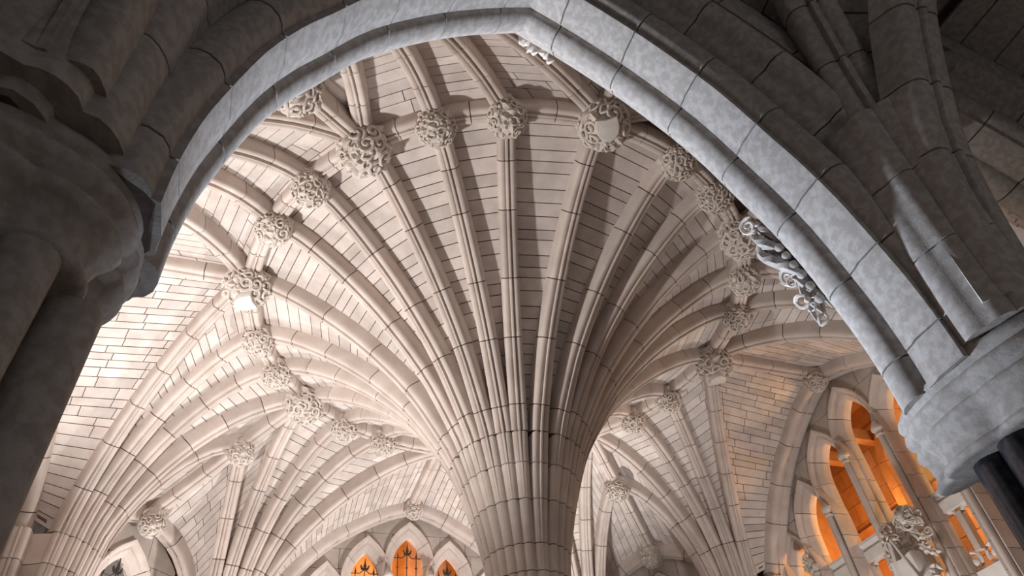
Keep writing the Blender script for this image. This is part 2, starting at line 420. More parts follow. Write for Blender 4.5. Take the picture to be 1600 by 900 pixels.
# ================================================================== carved bosses
def scroll():
    n = 18; pts = []; rd = []
    for i in range(n):
        f = i / (n - 1); a = f * 2.9 * math.pi; r = 0.50 * (1 - f) ** 0.8 + 0.07
        pts.append(V((math.cos(a) * r - 0.12, math.sin(a) * r, 0.05 + 0.20 * f))); rd.append(0.135 - 0.05 * f)
    return tube(pts, rd, 5)
def acanthus():
    rows = []; n = 11
    for i in range(n):
        x = i / (n - 1); wv = 0.025 + 0.30 * math.sin(math.pi * x ** 0.8) * (0.72 + 0.38 * abs(math.sin(3.5 * math.pi * x)))
        z = 0.10 + 0.30 * math.sin(math.pi * x * 1.0); top = []
        for y in (-1, -0.5, 0, 0.5, 1): top.append(V((x - 0.5 - 0.10 * abs(y), y * wv, z - 0.16 * y * y + (0.07 if y == 0 else 0) - (0.05 if abs(y) == 0.5 else 0))))
        bot = [V((p.x, p.y * 0.8, p.z - 0.14)) for p in top[::-1]]
        rows.append(top + bot)
    return skin(rows)
def rosette():
    rings = []
    for r, z in ((0.06, 0.30), (0.20, 0.34), (0.34, 0.22), (0.42, 0.02)):
        rings.append([V((math.cos(t * math.pi / 10) * r * (1 + 0.28 * math.cos(5 * t * math.pi / 10)), math.sin(t * math.pi / 10) * r * (1 + 0.28 * math.cos(5 * t * math.pi / 10)), z)) for t in range(20)])
    return skin(rings[::-1])
def frond():
    n = 12; parts = []
    for sgn in (-1, 1):
        pts = [V((-0.5 + 0.75 * i / n, sgn * 0.30 * math.sin(i / n * 2.4), 0.06 + 0.20 * math.sin(i / n * 2.6))) for i in range(n + 1)]
        parts.append(tube(pts, [0.12 - 0.05 * i / n for i in range(n + 1)], 5))
    ball = skin([[V((0.28 + math.cos(t * math.pi / 4) * r, math.sin(t * math.pi / 4) * r, z)) for t in range(8)] for r, z in ((0.03, 0.02), (0.15, 0.06), (0.17, 0.17), (0.09, 0.28), (0.01, 0.30))])
    return merge(parts + [ball])
LEAF = []
for f in (scroll, acanthus, frond, rosette, frond, scroll):
    o = fixn(mk('leaf', *f(), 'carve', None, ang=50)); LEAF.append(o.data); bpy.data.objects.remove(o)
def ball_vf(c, r, nu=14, nv=9, sz=1.0):
    rings = []
    for i in range(nv + 1):
        t = math.pi * (0.02 + 0.96 * i / nv); rings.append([V(c) + V((math.sin(t) * math.cos(2 * math.pi * j / nu) * r, math.sin(t) * math.sin(2 * math.pi * j / nu) * r, -math.cos(t) * r * sz)) for j in range(nu)])
    return skin(rings)
def leaf_on(parent, p, n, size, rnd, var=None):
    o = bpy.data.objects.new('leaf', rnd.choice(LEAF) if var is None else LEAF[var]); COL.objects.link(o); o.parent = parent
    q = n.to_track_quat('Z', 'X').to_matrix() @ Matrix.Rotation(rnd.uniform(0, 6.28), 3, 'Z')
    s = size * rnd.uniform(0.85, 1.15)
    o.matrix_world = Matrix.Translation(p) @ (q.to_4x4()) @ Matrix.Diagonal((s, s, s, 1))
    return o
def boss(c, r, label, seed, shield=None, group=None, n=None):
    rnd = random.Random(seed); root = empty('roof_boss'); tag(root, label, 'boss', group)
    c = V(c) + V((0, 0, -0.02)); mk('core', *ball_vf(c, r * 0.80), 'carve', root)
    vs, fs = skin([[c + V((math.cos(t * math.pi / 6) * q, math.sin(t * math.pi / 6) * q, z)) for t in range(12)] for q, z in ((r * 0.78, 0), (r * 0.80, 0.2), (r * 0.7, 0.34))])
    mk('neck', vs, fs, 'carve', root)
    n = n or (46 if r > 0.41 else 32); sd = None
    if shield is not None:
        sd = V(shield).normalized()
    for i in range(n):
        z = 1 - 2 * (i + 0.5) / n; z = -1 + (z + 1) * 0.80
        ph = i * 2.39996; q = math.sqrt(max(0, 1 - z * z)); d = V((q * math.cos(ph), q * math.sin(ph), z))
        if sd is not None and d.angle(sd) < 0.50: continue
        leaf_on(root, c + d * r * 0.76, d, r * (0.50 if r > 0.41 else 0.54), rnd)
    for i in range(6 if r > 0.4 else 5):      # sprigs reaching up on to the ribs
        a = i * 1.05 + seed; d = V((math.cos(a), math.sin(a), 0.35)).normalized()
        leaf_on(root, c + V((d.x * r * 0.74, d.y * r * 0.74, 0.20)), d, r * 0.55, rnd, 1)
    if sd is not None:
        x = V((0, 0, 1)).cross(sd); x = V((0, 1, 0)) if x.length < 0.1 else x.normalized(); y = sd.cross(x)
        out = [(-0.36, 0.36), (0, 0.31), (0.36, 0.36), (0.39, 0.0), (0.31, -0.24), (0.13, -0.39), (0, -0.45), (-0.13, -0.39), (-0.31, -0.24), (-0.39, 0.0)]
        rings = [[c + sd * (r * h) + x * (u * r * k) + y * (v * r * k) for u, v in out] for h, k in ((0.6, 0.95), (0.93, 1.0), (0.97, 0.94), (1.0, 0.5))]
        mk('shield', *skin(rings), 'shield', root)
    return root
SHD = {'A': (0.38, -0.22, -1), 'C': (0.05, 0.1, -1), 'G': (-0.1, 0.05, -1)}
for i, (k, th, r) in enumerate(RING):
    if k in ('E', 'EF1', 'EF2', 'F'): continue
    big = len(k) == 1
    p = pol(th, r, ZR - 0.03)
    d = DESC[k]
    lab = {'A': 'top boss carved with a pale blank shield among leaves', 'C': 'left boss with pale blank shield on its underside', 'G': 'right boss with pale blank shield on its underside'}.get(k, d + ', carved foliage')
    boss(p, 0.56 if big else 0.415, lab, i * 3 + 1, SHD.get(k), 'bosses on the ring ridge')
boss(DP['B'] + V((-0.05, 0.05, 0.08)), 0.50, 'leafy boss at upper left edge, half behind the grey arch', 101)
boss(DP['D'] + V((0, 0, -0.05)), 0.37, 'leafy boss on sloping ridge below large lower left boss', 102)
boss(DP['F'] + V((0, 0, -0.05)), 0.42, 'leafy boss on sloping ridge just right of column', 103)
boss(DD['D'] + V((0.12, 0.12, -0.1)), 0.38, 'leafy boss crowning the grilled window at lower left', 104)
boss(DD['F'] + V((0.12, -0.12, -0.1)), 0.36, 'leafy boss at bottom edge right of column', 105)
boss(AXW['E'] + V((0.12, 0, -0.05)), 0.33, 'small leafy boss at apex above the amber lancets', 106)
boss(AXW['G'] + V((0, -0.12, -0.05)), 0.36, 'leafy boss at apex of the open arcade on right wall', 107)
# ================================================================== window walls
def offset2(P, o, closed=False):
    """offset a 2d polyline outwards (right normal) with mitres"""
    out = []
    for i, p in enumerate(P):
        a = P[max(i - 1, 0)]; b = P[min(i + 1, len(P) - 1)]
        t0 = (p - a).normalized() if i > 0 else None; t1 = (b - p).normalized() if i < len(P) - 1 else None
        t0 = t0 or t1; t1 = t1 or t0
        n0 = V((t0.y, -t0.x)); n1 = V((t1.y, -t1.x)); n = n0 + n1; n.normalize(); k = max(0.45, n.dot(n0))
        out.append(p + n * (o / k))
    return out
def pointed(c, h, za, zs, z0, n=7):
    """opening outline, right foot up over the apex and down to the left foot"""
    H = za - zs; rho = (h * h + H * H) / (2 * h); rp = []
    a1 = math.asin(min(1, H / rho))
    for i in range(n + 1):
        a = a1 * i / n; rp.append(V((c + h - rho + rho * math.cos(a), zs + rho * math.sin(a))))
    rp[-1] = V((c, za))
    lp = [V((2 * c - p.x, p.y)) for p in rp[:-1]][::-1]
    return [V((c + h, z0))] + rp + lp + [V((c - h, z0))]
def arch_z(P, s):
    """height of outline P at lateral s (None outside)"""
    best = None
    for a, b in zip(P, P[1:]):
        lo, hi = min(a.x, b.x), max(a.x, b.x)
        if lo <= s <= hi and hi - lo > 1e-6:
            z = a.y + (b.y - a.y) * (s - a.x) / (b.x - a.x); best = z if best is None else max(best, z)
    return best
def sweep2(P, prof, to3, i0=0, i1=None):
    """sweep (outward offset, depth) profile along 2d outline; profile closed"""
    rows = [offset2(P, o) for o, d in prof]; i1 = len(P) if i1 is None else i1
    rings = [[to3(rows[j][i], prof[j][1]) for j in range(len(prof))] for i in range(i0, i1)]
    return skin(rings)
def split_sweep(P, prof, to3, cuts, part, mt, parent, gap=0.008):
    """same, cut into stones at outline lengths"""
    L = [0.0]
    for a, b in zip(P, P[1:]): L.append(L[-1] + (b - a).length)
    cuts = [0] + [c for c in cuts if 0.1 < c < L[-1] - 0.1] + [L[-1]]
    rows = [offset2(P, o) for o, d in prof]
    def row_at(s):
        for i in range(len(L) - 1):
            if s <= L[i + 1] + 1e-9:
                f = (s - L[i]) / max(1e-9, L[i + 1] - L[i]); return [rows[j][i].lerp(rows[j][i + 1], f) for j in range(len(prof))]
        return [r[-1] for r in rows]
    for a, b in zip(cuts, cuts[1:]):
        ss = [a + (gap if a > 0 else 0)] + [l for l in L if a + 0.02 < l < b - 0.02] + [b - (gap if b < L[-1] else 0)]
        rings = [[to3(q, prof[j][1]) for j, q in enumerate(row_at(s))] for s in ss]
        fixn(mk(part, *skin(rings), mt, parent))
    return L[-1]
FRAME = [(0.0, 0.42), (0.0, 0.22), (0.03, 0.16), (0.09, 0.12), (0.12, 0.06), (0.14, 0.05), (0.19, 0.04), (0.22, -0.02), (0.25, -0.07), (0.31, -0.10), (0.34, -0.06), (0.34, 0.42)]
LANC = [(0.0, 0.50, 12.32, 11.30), (1.36, 0.47, 11.74, 10.75), (2.60, 0.46, 10.80, 9.75), (3.84, 0.44, 9.80, 8.75)]
def fleur(s, z, k):
    """finial outline parts in wall plane, spear with two side leaves"""
    sp = [(-0.02, -0.06), (-0.055, 0.06), (-0.03, 0.12), (0, 0.34), (0.03, 0.12), (0.055, 0.06), (0.02, -0.06)]
    lf = [(0.02, -0.02), (0.07, 0.0), (0.13, 0.11), (0.15, 0.05), (0.12, -0.05), (0.05, -0.08)]
    return [[V((s + u * k, z + v * k)) for u, v in sp], [V((s + u * k, z + v * k)) for u, v in lf], [V((s - u * k, z + v * k)) for u, v in lf[::-1]]]
def grille(label, c, h, za, zbar, z0, to3, d=0.30):
    g = empty('window_grille'); tag(g, label, 'grille', 'iron window grilles')
    T = 0.016
    def bar(p, q, r=0.016): mk('bar', *tube([to3(V(p), d), to3(V(q), d)], r, 6), 'iron', g)
    for i, (s, top) in enumerate(((c, zbar + 0.18), (c - h * 0.62, zbar + 0.02), (c + h * 0.62, zbar + 0.02))):
        bar((s, z0), (s, top))
        for z in [zbar - 0.32 - 0.9 * q for q in range(3)]:
            vs, fs = skin([[to3(V((s + math.cos(t * math.pi / 2) * r, z + math.sin(t * math.pi / 2) * r)), d + dd) for t in range(4)] for r, dd in ((0.012, -0.04), (0.05, 0.0), (0.012, 0.04))])
            mk('collar', vs, fs, 'iron', g)
        k = 1.0 if i == 0 else 0.62
        for poly in (fleur(s, top, k) if i == 0 else fleur(s, top, k)[:1]):
            vs = [to3(q, d - T) for q in poly] + [to3(q, d + T) for q in poly]; n = len(poly)
            mk('finial', vs, [tuple(range(n)), tuple(range(2 * n - 1, n - 1, -1))] + [(j, j + n, (j + 1) % n + n, (j + 1) % n) for j in range(n)], 'iron', g, smooth=False)
    bar((c - h, zbar), (c - 0.16, zbar)); bar((c + 0.16, zbar), (c + h, zbar)); bar((c - 0.16, zbar), (c, zbar + 0.14)); bar((c + 0.16, zbar), (c, zbar + 0.14))
    for q in range(1, 4): bar((c - h, zbar - 0.9 * q), (c + h, zbar - 0.9 * q), 0.02)
    return g
def spandrel(parent, sa, sb, lowf, upf, zlist, d0, d1, to3, mt='wall', gap=0.008):
    """ashlar blocks filling a wall between a lower and an upper outline"""
    for zi, (za, zb) in enumerate(zip(zlist, zlist[1:])):
        s = sa; first = True
        while s < sb - 0.05:
            e = min(sb, s + (random.uniform(0.5, 0.8) if first else random.uniform(0.8, 1.4))); first = False
            if sb - e < 0.3: e = sb
            n = max(2, int((e - s) / 0.08)); run = []
            def flush(run):
                if len(run) > 1 and max(h - l for _, l, h in run) > 0.05:
                    lo = [to3(V((x, l)), d0) for x, l, h in run]; hi = [to3(V((x, h)), d0) for x, l, h in run]
                    lo2 = [to3(V((x, l)), d1) for x, l, h in run]; hi2 = [to3(V((x, h)), d1) for x, l, h in run]
                    fixn(mk('wall_stone', *skin([[a, b, c2, d2] for a, b, c2, d2 in zip(lo, hi, hi2, lo2)]), mt, parent, smooth=False))
            for i in range(n + 1):
                x = s + gap + (e - s - 2 * gap) * i / n; l = max(za + gap, lowf(x)); h = min(zb - gap, upf(x))
                if h > l + 0.004: run.append((x, l, h))
                else: flush(run); run = []
            flush(run); s = e
WNAME = {'C': 'wall_left', 'E': 'wall_back', 'G': 'wall_right'}
for c in 'CEG':
    o_, l_ = wall_axes(BR[c])
    def to3(q, d, o_=o_, l_=l_): return o_ * (WA + 0.5 + d) + l_ * q.x + V((0, 0, q.y))
    wl = empty(WNAME[c]); tag(wl, {'C': 'stone wall with arcade behind the dark left pier', 'E': 'far stone wall pierced by small lancet windows', 'G': 'right stone wall with tall open arcade'}[c], 'wall', kind='structure')
    # big wall arch, both halves
    wr = empty('wall_arch'); tag(wr, {'C': 'moulded wall arch at left edge beside the pier', 'E': 'wide pointed wall arch above the amber lancets', 'G': 'tall moulded wall arch framing the open arcade'}[c], 'arch')
    for sg in (-1, 1):
        P = catmull([o_ * (WA + 0.20) + l_ * (s * sg) + V((0, 0, z)) for s, z in MAIN], 5)
        S = o_ * WA + l_ * (SL * sg); Lt = lengths(P)[-1]
        build_rib(wr, P, [Lt * q / 9 for q in range(1, 9)], lambda p, t, o_=o_: o_, up_from(S), hw=0.30, jit=0.04)
    lan = []
    for i, (cc, h, za, zs) in enumerate(LANC):
        for sg in ((1,) if i == 0 else (1, -1)): lan.append((cc * sg, h, za, zs, i))
    outs = [(pointed(cc, h, za, zs, 5.0), cc, h, za, zs, i) for cc, h, za, zs, i in lan]
    hood = [offset2(P, 0.33) for P, *_ in outs]
    def lowf(s):
        zz = [z for z in (arch_z(H, s) for H in hood) if z is not None]; return max(zz) if zz else 5.0
    spandrel(wl, -4.6, 4.6, lowf, lambda s: main_at(s) + 0.40, [8.2, 8.95, 9.7, 10.4, 11.05, 11.7, 12.3, 13.3], 0.0, 0.35, to3)
    # backing above the openings
    vs = []; fs = []; N_ = 120
    for i in range(N_ + 1):
        s = -4.6 + 9.2 * i / N_; lo = lowf(s) + 0.01; hi = max(lo + 0.02, main_at(s) + 0.45)
        vs += [to3(V((s, lo)), 0.03), to3(V((s, hi)), 0.03), to3(V((s, hi)), 0.33), to3(V((s, lo)), 0.33)]
    for i in range(N_):
        for j in range(4): fs.append((4 * i + j, 4 * i + (j + 1) % 4, 4 * i + 4 + (j + 1) % 4, 4 * i + 4 + j))
    mk('mortar', vs, fs, 'mortar', wl, smooth=False)
    # jamb piers between the wall arch foot and the outermost lancet, and the plain wall below
    for sg in (-1, 1):
        slab('jamb', o_ * (WA + 0.75) + l_ * (sg * 5.9) + V((0, 0, 5.6)), (0.40, 1.6, 5.6), 'wall', (o_, l_, V((0, 0, 1))), wl)
    slab('wall_base', o_ * (WA + 0.75) + V((0, 0, 2.5)), (0.25, 4.4, 2.5), 'wall', (o_, l_, V((0, 0, 1))), wl)
    for (P, cc, h, za, zs, i) in outs:
        blind = (c == 'E' and i >= 2)
        wf = empty('window_frame'); wf.parent = wl
        Lp = lengths(P)[-1]; half = Lp / 2; cuts = []
        a = half - 0.02 - 0.55
        cuts = [half - 1.75, half - 1.15, half - 0.55, half + 0.55, half + 1.15, half + 1.75] + [half + sg * (1.75 + 0.62 * q) for q in range(1, 9) for sg in (-1, 1)]
        split_sweep(P, FRAME, to3, sorted(cuts), 'frame_stone', 'rib', wf)
        if blind or c == 'C':
            slab('blind_panel', to3(V((cc, (5 + za) / 2)), 0.36), (0.04, h + 0.05, (za - 5) / 2), 'wall', (o_, l_, V((0, 0, 1))), wf)
    # shaft and capital on each pier between lights
    for i, (cs, zc) in enumerate(((0.68, 10.87), (2.0, 9.98), (3.24, 8.90))):
        for sg in (-1, 1):
            p = to3(V((cs * sg, 0)), -0.10)
            sh = empty('mullion_shaft'); sh.parent = wl
            mk('shaft', *tube([p + V((0, 0, 5.0)), p + V((0, 0, zc - 0.14))], 0.085, 10), 'rib', sh)
            rings = [[p + V((math.cos(t * math.pi / 6) * r, math.sin(t * math.pi / 6) * r, z)) for t in range(12)] for r, z in
                     ((0.085, zc - 0.20), (0.115, zc - 0.18), (0.115, zc - 0.14), (0.09, zc - 0.12), (0.13, zc - 0.04), (0.16, zc - 0.02), (0.16, zc + 0.05), (0.13, zc + 0.07), (0.06, zc + 0.22))]
            mk('capital', *skin(rings), 'carve', sh)
# ---- grilles and the amber lit gallery behind the far lancets
oE, lE = wall_axes(180)
def toE(q, d): return oE * (WA + 0.5 + d) + lE * q.x + V((0, 0, q.y))
grille('black iron grille with tall finial in central amber lancet', 0, 0.50, 12.32, 11.65, 8.8, toE)
grille('black iron grille in amber lancet left of central one', 1.36, 0.47, 11.74, 11.07, 8.8, toE)
grille('black iron grille in amber lancet right of central one', -1.36, 0.47, 11.74, 11.07, 8.8, toE)
def room(name, o_, l_, d0, d1, s0, s1, z0, z1, mt, label, back=None):
    r = empty(name); tag(r, label, 'wall', kind='structure'); A_ = (o_, l_, V((0, 0, 1)))
    def b(n, dc, sc_, zc, hd, hs, hz, m): slab(n, o_ * dc + l_ * sc_ + V((0, 0, zc)), (hd, hs, hz), m, A_, r)
    dm, sm, zm = (d0 + d1) / 2, (s0 + s1) / 2, (z0 + z1) / 2
    b('back_panel', d1 + 0.05, sm, zm, 0.05, (s1 - s0) / 2, (z1 - z0) / 2, back or mt)
    b('side_panel', dm, s0, zm, (d1 - d0) / 2, 0.05, (z1 - z0) / 2, mt); b('side_panel', dm, s1, zm, (d1 - d0) / 2, 0.05, (z1 - z0) / 2, mt)
    b('ceiling_panel', dm, sm, z1 + 0.05, (d1 - d0) / 2 + 0.1, (s1 - s0) / 2 + 0.1, 0.05, mt); b('floor_panel', dm, sm, z0 - 0.05, (d1 - d0) / 2, (s1 - s0) / 2, 0.05, mt)
    return r
rE = room('wall_gallery', oE, lE, 10.45, 12.6, -4.4, 4.4, 8.0, 13.4, 'orange', 'amber lit gallery wall seen through the lancets')
lamp('gallery_lamp', 'POINT', oE * 11.2 + lE * 0.9 + V((0, 0, 11.7)), 110, AMBER, 0.12)
lamp('gallery_lamp', 'POINT', oE * 11.2 + lE * -1.9 + V((0, 0, 10.4)), 60, AMBER, 0.12)
fm = bpy.data.materials.new('flame'); fm.use_nodes = True; fb = fm.node_tree.nodes['Principled BSDF']
fb.inputs['Base Color'].default_value = (1, 0.7, 0.3, 1); fb.inputs['Emission Color'].default_value = (1.0, 0.62, 0.18, 1); fb.inputs['Emission Strength'].default_value = 9.0
M['flame'] = fm
wlamp = empty('wall_lamp'); tag(wlamp, 'glowing lamp behind the central amber lancet', 'lamp')
fp = toE(V((0.50, 11.95)), 0.95)
mk('lamp_globe', *skin([[fp + V((math.cos(t * math.pi / 5) * r, math.sin(t * math.pi / 5) * r, z)) for t in range(10)] for r, z in ((0.04, -0.26), (0.10, -0.18), (0.12, -0.05), (0.09, 0.10), (0.03, 0.24), (0.005, 0.30))]), 'flame', wlamp)
mk('bracket', *tube([fp + V((0, 0, -0.26)), fp + V((0, 0, -0.45)), toE(V((0.50, 11.40)), 1.6), toE(V((0.50, 11.40)), 2.6)], 0.025, 6), 'iron', wlamp)
# ---- open arcade on the right wall: gallery room, parapet, carved achievement
oG, lG = wall_axes(270)
def toG(q, d): return oG * (WA + 0.5 + d) + lG * q.x + V((0, 0, q.y))
rG = room('wall_gallery', oG, lG, 10.45, 13.6, -4.6, 4.6, 5.2, 14.2, 'orange', 'orange lit gallery wall behind the open arcade')
for q in range(13):
    for s in range(-6, 6):
        mk('wall_stone', *box_vf(oG * 13.58 + lG * (s * 0.78 + 0.39 + (0.39 if q % 2 else 0)) + V((0, 0, 5.7 + q * 0.62)), (0.04, 0.38, 0.30), (oG, lG, V((0, 0, 1)))), 'orange', rG, smooth=False)
Pp = pointed(0.25, 1.25, 12.9, 11.4, 10.65, 9)
vs = [toG(q, 3.42) for q in Pp] + [toG(q, 3.60) for q in Pp]; nP = len(Pp)
fixn(mk('plaster_panel', vs, [tuple(range(nP)), tuple(range(2 * nP - 1, nP - 1, -1))] + [(j, j + nP, (j + 1) % nP + nP, (j + 1) % nP) for j in range(nP)], 'plaster', rG, smooth=False))
mk('cornice', *box_vf(oG * 13.4 + V((0, 0, 10.55)), (0.14, 4.4, 0.09), (oG, lG, V((0, 0, 1)))), 'orange', rG, smooth=False)
for sx_ in (1.9, 3.2): mk('ceiling_beam', *box_vf(oG * 12.0 + V((0, 0, 12.6)) + lG * sx_, (1.5, 0.14, 0.18), (oG, lG, V((0, 0, 1)))), 'orange', rG, smooth=False)
ar = empty('gallery_arch'); tag(ar, 'orange lit inner arch inside the right gallery', 'arch')
Pa = pointed(0.25, 1.30, 12.9, 11.3, 5.2, 9)
split_sweep(Pa, [(0, 3.35), (0, 2.7), (0.1, 2.6), (0.40, 2.6), (0.40, 3.35)], toG, [q * 0.8 for q in range(1, 20)], 'arch_stone', 'orange', ar)
lamp('gallery_lamp', 'POINT', oG * 11.8 + lG * 2.4 + V((0, 0, 9.4)), 230, AMBER, 0.15)
lamp('gallery_lamp', 'POINT', oG * 12.3 + lG * -1.4 + V((0, 0, 9.6)), 230, (1.0, 0.66, 0.30), 0.15)
bal = empty('balustrade'); tag(bal, 'white stone balustrade with slim posts inside the right arcade', 'balustrade')
bx_ = (oG, lG, V((0, 0, 1)))
rail = [(-0.16, 8.70), (-0.10, 8.74), (-0.12, 8.80), (-0.22, 8.86), (-0.22, 8.93), (0.22, 8.93), (0.22, 8.86), (0.12, 8.80), (0.10, 8.74), (0.16, 8.70), (0.13, 8.45), (-0.13, 8.45)]
mk('rail', *skin([[oG * (10.45 + u) + lG * s + V((0, 0, z)) for u, z in rail] for s in (-4.4, 4.4)]), 'white', bal, smooth=False)
for q in range(-7, 8):
    s = q * 0.60
    mk('baluster', *box_vf(oG * 10.45 + lG * s + V((0, 0, 7.9)), (0.09, 0.075, 0.45), bx_), 'wall', bal, smooth=False)
    P2 = [V((s - 0.3 + 0.075 + 0.45 * t / 8, 8.30 - 0.0)) for t in range(9)]
    pts = [oG * 10.45 + lG * (s + 0.30 + math.cos(math.pi * t / 8) * 0.24) + V((0, 0, 8.28 + math.sin(math.pi * t / 8) * 0.20)) for t in range(9)]
    mk('arch_head', *tube(pts, 0.06, 6), 'white', bal)
    pts = [oG * 10.45 + lG * (s + 0.30 + math.cos(2 * math.pi * t / 14) * 0.21) + V((0, 0, 7.30 + math.sin(2 * math.pi * t / 14) * 0.21)) for t in range(15)]
    rd = mk('roundel', *tube(pts, 0.045, 6), 'white', bal)
    vs, fs = ball_vf(oG * 10.5 + lG * (s + 0.30) + V((0, 0, 7.30)), 0.13, 10, 6); mk('roundel_dish', vs, fs, 'white', bal)
mk('plinth', *box_vf(oG * 10.45 + V((0, 0, 6.5)), (0.14, 4.4, 0.55), bx_), 'white', bal, smooth=False)
# carved achievement with a head, standing in front of the central light of the arcade
crest = empty('carved_crest'); tag(crest, 'white carved crest with human head, scrolls and staffs on right wall', 'carving')
def G3(x, z, d): return V((x, WA + 0.1 + d, z))
rc = random.Random(5)
mk('backing', *ball_vf(G3(0.12, 7.55, 0.10), 0.36, 12, 9, 2.7), 'carve', crest)
hp = G3(0.60, 8.42, -0.28)
rings = []                                     # head: skull, brow, cheeks, chin
for z, rx, ry, oy in ((-0.155, 0.03, 0.03, -0.06), (-0.14, 0.06, 0.06, -0.055), (-0.10, 0.085, 0.09, -0.03), (-0.04, 0.10, 0.12, -0.01), (0.03, 0.11, 0.13, 0.0), (0.09, 0.108, 0.13, 0.01), (0.14, 0.085, 0.10, 0.02), (0.17, 0.03, 0.04, 0.03)):
    rings.append([hp + V((math.cos(t * math.pi / 7) * rx, math.sin(t * math.pi / 7) * ry + oy, z)) for t in range(14)])
fd = V((0.62, -0.70, -0.35)).normalized()
hd = mk('head', *skin(rings), 'white', crest)
sx = V((0.75, 0.66, 0)).normalized()
mk('nose', *tube([hp + fd * 0.115 + V((0, 0, 0.03)), hp + fd * 0.15 + V((0, 0, -0.03)), hp + fd * 0.12 + V((0, 0, -0.045))], [0.012, 0.022, 0.012], 6), 'white', hd)
for sg in (-1, 1):
    mk('eye', *ball_vf(hp + fd * 0.108 + sx * (0.042 * sg) + V((0, 0, 0.03)), 0.018, 8, 5), 'white', hd)
    mk('ear', *ball_vf(hp + sx * (0.115 * sg), 0.028, 8, 5, 1.5), 'white', hd)
mk('mouth', *tube([hp + fd * 0.11 + sx * -0.035 + V((0, 0, -0.075)), hp + fd * 0.125 + V((0, 0, -0.072)), hp + fd * 0.11 + sx * 0.035 + V((0, 0, -0.075))], 0.012, 6), 'white', hd)
for i in range(16):
    a = i * 0.42 - 0.6; d = V((math.cos(a), -0.25, math.sin(a))).normalized(); leaf_on(crest, hp + V((d.x * 0.17, 0.05, d.z * 0.19)), V((0.5, -0.8, 0.1)).normalized(), 0.20, rc, rc.choice((0, 2)))
for i in range(95):
    z = rc.uniform(6.75, 8.45); x = 0.2 + rc.uniform(-0.55, 0.75) - (8.4 - z) * 0.15
    leaf_on(crest, G3(x, z, -0.25 + abs(x - 0.15) * 0.25), V((rc.uniform(-0.1, 0.6), -0.9, rc.uniform(-0.4, 0.2))).normalized(), rc.uniform(0.20, 0.32), rc)
mk('staff', *tube([G3(0.20, 8.05, -0.52), G3(0.62, 6.7, -0.60)], 0.035, 8), 'white', crest)
mk('staff', *tube([G3(0.10, 8.0, -0.50), G3(-0.05, 6.7, -0.55)], 0.045, 8), 'white', crest)
out = [(-0.34, 0.40), (0, 0.34), (0.34, 0.40), (0.37, 0.0), (0.28, -0.30), (0, -0.50), (-0.28, -0.30), (-0.37, 0.0)]
mk('shield', *skin([[G3(0.22 + u * k, 7.25 + v * k, d) for u, v in out] for d, k in ((-0.2, 1.0), (-0.50, 1.0), (-0.54, 0.92))]), 'white', crest)
# small leaf panel low on the left of that arcade
lp = empty('carved_leafwork'); tag(lp, 'small carved leaf panel between low arcade arches at right', 'carving')
mk('backing', *ball_vf(G3(-3.30, 9.0, 0.25), 0.15, 10, 7, 1.6), 'carve', lp)
for i in range(9): leaf_on(lp, G3(-3.30 + rc.uniform(-0.1, 0.1), 9.0 + (i - 4) * 0.055, 0.13), V((0.3, -0.9, -0.2)).normalized(), 0.17, rc)

